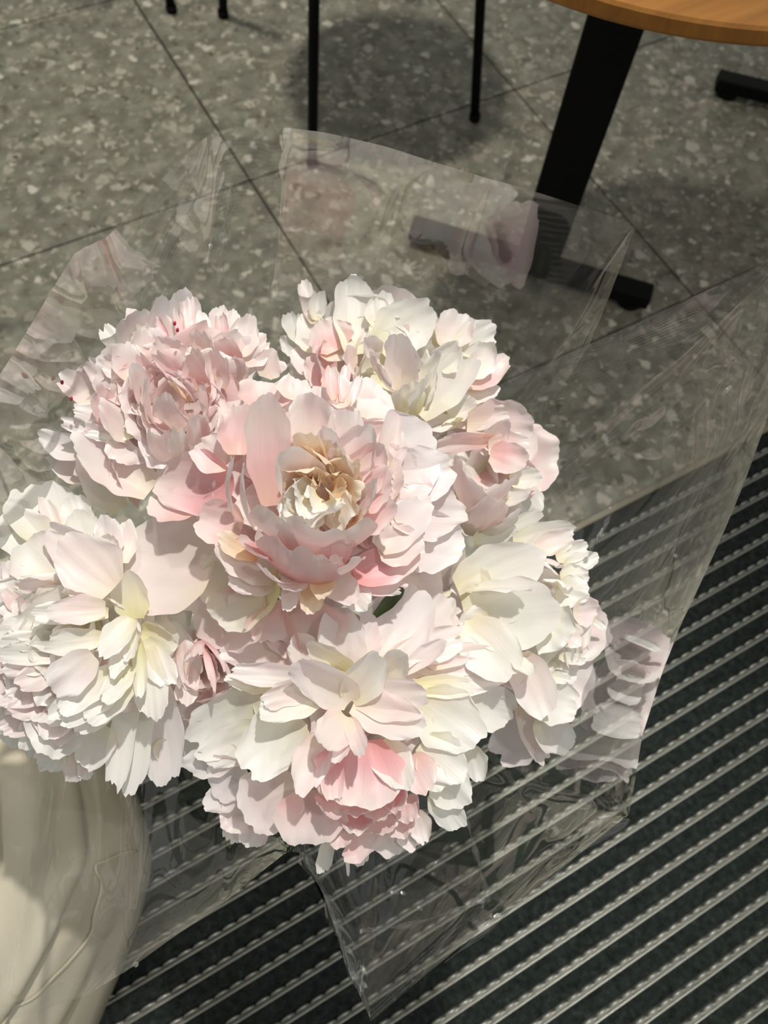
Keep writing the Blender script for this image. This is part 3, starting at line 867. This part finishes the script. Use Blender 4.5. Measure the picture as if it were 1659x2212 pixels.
# folded creases in the film: narrow doubled strips that catch the lamp
def crease(pts, wid, seed):
    rng = random.Random(seed); p = smooth_poly([P(*q) for q in pts], 26); V = []
    for i, c in enumerate(p):
        t = p[min(i+1,25)]-p[max(i-1,0)]; t /= np.linalg.norm(t); n = P(CX,CY,0)-c; n /= np.linalg.norm(n); x = np.cross(t, n)
        wv = wid*(.6+.5*math.sin(i*.7+seed))*(1 if 0 < i < 25 else .2)
        for j in range(7):
            a = (j/6-.5); V.append(c+x*wv*a*2+n*(wid*1.4*math.cos(a*math.pi)+.0006*math.sin(i*1.1+j))-TIE)
    obj('film_fold', pydata('film_fold', V, grid_faces(26, 7)), FILM, wrap)
crease([(650,1840,.552),(705,1940,.566),(745,2060,.588),(800,2185,.62)], .0045, 1)
crease([(1008,1770,.56),(1030,1850,.565),(1052,1930,.57),(1062,1990,.57)], .0022, 2)
crease([(1060,1945,.566),(960,1975,.578),(880,2000,.585),(780,2012,.59)], .0020, 3)
crease([(500,398,.55),(440,430,.549),(388,482,.548)], .0020, 4)
crease([(500,398,.55),(488,470,.555),(478,560,.56),(470,620,.565)], .0035, 5)
crease([(388,482,.548),(430,540,.556),(470,610,.565)], .0016, 6)
crease([(1360,1770,.50),(1240,1850,.522),(1120,1950,.545),(960,2080,.585)], .0030, 7)
crease([(1430,1450,.503),(1360,1540,.512),(1270,1740,.53),(1240,1850,.54)], .0016, 8)
crease([(1610,740,.54),(1540,850,.548),(1440,950,.56)], .0016, 9)
crease([(1322,1105,.545),(1300,1150,.548),(1275,1190,.55)], .0016, 10)
crease([(450,292,.553),(432,350,.555),(420,410,.557)], .0020, 11)
# tiny lens-shaped film bulges, added and tilted toward the lamp to make glints
allv = np.concatenate(FV); cc_ = (allv-np.array([0,0,CAMZ])) @ RW; fpx = np.stack([cc_[:,0]/cc_[:,2]*FPX+CX, cc_[:,1]/cc_[:,2]*FPX+CY], 1)
rg = random.Random(4)
bm = bmesh.new(); bmesh.ops.create_icosphere(bm, subdivisions=3, radius=1.0)
pk = bpy.data.meshes.new('film_glint_bulge'); bm.to_mesh(pk); bm.free(); pk.materials.append(FILM)
pk.polygons.foreach_set('use_smooth', [True]*len(pk.polygons))
for (x, y, ln, an) in ((1187,918,3.4,0),(1322,1103,1.2,0),(1300,1145,6,55),(1460,1205,1.2,0),(1572,842,4,45),(455,527,2,80),(1140,1672,1.6,70),(1127,1658,1.6,70),(985,1818,3,30),(962,1830,2.4,40),(943,1865,3,60),(928,1872,1.2,0),(940,1885,1.4,0),
                       (768,1905,1.2,0),(782,1903,1.2,0),(770,1962,1.4,0),(782,1962,1.4,0),(845,1928,3,-10),(865,1932,2,-30),(905,1962,2,-40),(1040,1948,4,15),(1010,1955,2,15),(1068,2005,5,35),(1085,1985,2,35),(787,2012,1.6,90),(783,2095,3,-60),(788,2125,2,-60),(300,2098,1.2,20)):
    k = int(np.argmin((fpx[:,0]-x)**2+(fpx[:,1]-y)**2)); c = allv[k]
    o = obj('film_glint_bulge', pk, None, wrap); o.location = tuple(c-TIE)
    a = math.radians(an); ax = RW @ np.array([math.cos(a), -math.sin(a), 0]); nn = np.array([0,0,CAMZ])-c; nn /= np.linalg.norm(nn); ll = np.array([.62,.50,2.45])-c; nn = nn+ll/np.linalg.norm(ll); nn /= np.linalg.norm(nn); ay = np.cross(nn, ax); ay /= np.linalg.norm(ay); ax = np.cross(ay, nn)
    M = Matrix([[ax[r_]*.0012*ln, ay[r_]*.0013, nn[r_]*.00022] for r_ in range(3)])
    o.matrix_basis = Matrix.Translation(Vector(c-TIE)) @ M.to_4x4()
tieband = [TIE+.030*np.array([math.cos(a), math.sin(a), .25*math.sin(a)])-TIE for a in np.linspace(0, 2*math.pi, 41)]
tube('tie_band', tieband, .004, simple('ribbon',(.7,.6,.5),.6), wrap, 8)

# ------------------------------------------------------------------ cream cloth bundle at the lower left
def fl(px, py):
    d = RW @ np.array([px-CX, py-CY, FPX]); return d[:2]*(-CAMZ/d[2])
ORI = np.array([-.32, .15, .0])
cl = thing('cloth_bag', 'soft cream cloth bag with long folds and a thin cord under the film', 'bag', tuple(ORI))
EDGE = np.array([fl(*p) for p in ((130,2480),(170,2330),(215,2212),(262,2100),(300,2000),(325,1900),(330,1850),(318,1780),(295,1710),(262,1620),(215,1520),(150,1420))])
E1 = RW[:2,0]/np.linalg.norm(RW[:2,0])          # across the folds, horizontal
rg = random.Random(9); ph = [rg.uniform(0,6.28) for _ in range(12)]
CRE = [(.10,.016,.020,.10),(.19,.014,.014,.14),(.27,.020,.016,.16),(.38,.016,.012,.20),(.47,.022,.018,.10),(.58,.016,.012,.22),(.68,.022,.016,.15),(.79,.016,.012,.1)]
def bag(t, q, off=0.):
    x = t*(len(EDGE)-1); i0 = min(int(x), len(EDGE)-2); fr = x-i0; fr = fr*fr*(3-2*fr)*.3+fr*.7
    e = EDGE[i0]*(1-fr)+EDGE[i0+1]*fr
    h = .34*max(0., 1-abs(2*t-1)**4.0)**.5; wd = .36
    # cross-section: up the right flank, over the rounded top, down on the far side
    ang = math.pi*q; cx = (1-math.cos(ang))/2; lift = max(0., math.sin(ang))**.42
    nx, nz = -math.cos(ang)*-1.0, math.sin(ang)
    d = 0.
    for k, (q0, wq, dep, bow) in enumerate(CRE):
        qc = q0+bow*(t-.5)**2*2.0+.05*math.sin(3*t+ph[k])-.05
        d -= dep*math.exp(-abs((q-qc)/wq)**1.4)*(.55+.45*math.sin(4.2*t+ph[k+1]))
        d += dep*.45*math.exp(-((q-qc-2.1*wq)/(wq*1.6))**2)
    d += .003*math.sin(23*t+9*q+ph[3])*math.sin(17*q-6*t)
    d *= min(1., lift*1.3)*min(1., h/.1)
    d += off
    p = np.array([e[0]-E1[0]*wd*cx, e[1]-E1[1]*wd*cx, h*lift])
    p[:2] += E1*(math.cos(ang)*d); p[2] += nz*d
    p[2] = max(p[2], 0.0)+.0032
    return p-ORI
nt, nq = 110, 200
V = [bag(i/(nt-1), j/(nq-1)) for i in range(nt) for j in range(nq)]
F = grid_faces(nt, nq); F.append(tuple(i*nq for i in range(nt))+tuple(i*nq+nq-1 for i in range(nt-1,-1,-1)))
obj('cloth_body', pydata('cloth_body', V, F), CLOTH, cl)
CT = smooth_poly([(.555,.015),(.53,.06),(.50,.095),(.44,.085),(.38,.07),(.32,.10),(.27,.15),(.22,.21)], 50)
cord = [bag(t, q+.004*math.sin(k*.6), .0022) for k, (t, q) in enumerate(CT)]
tube('cord', cord, .0014, CLOTH, cl, 8)
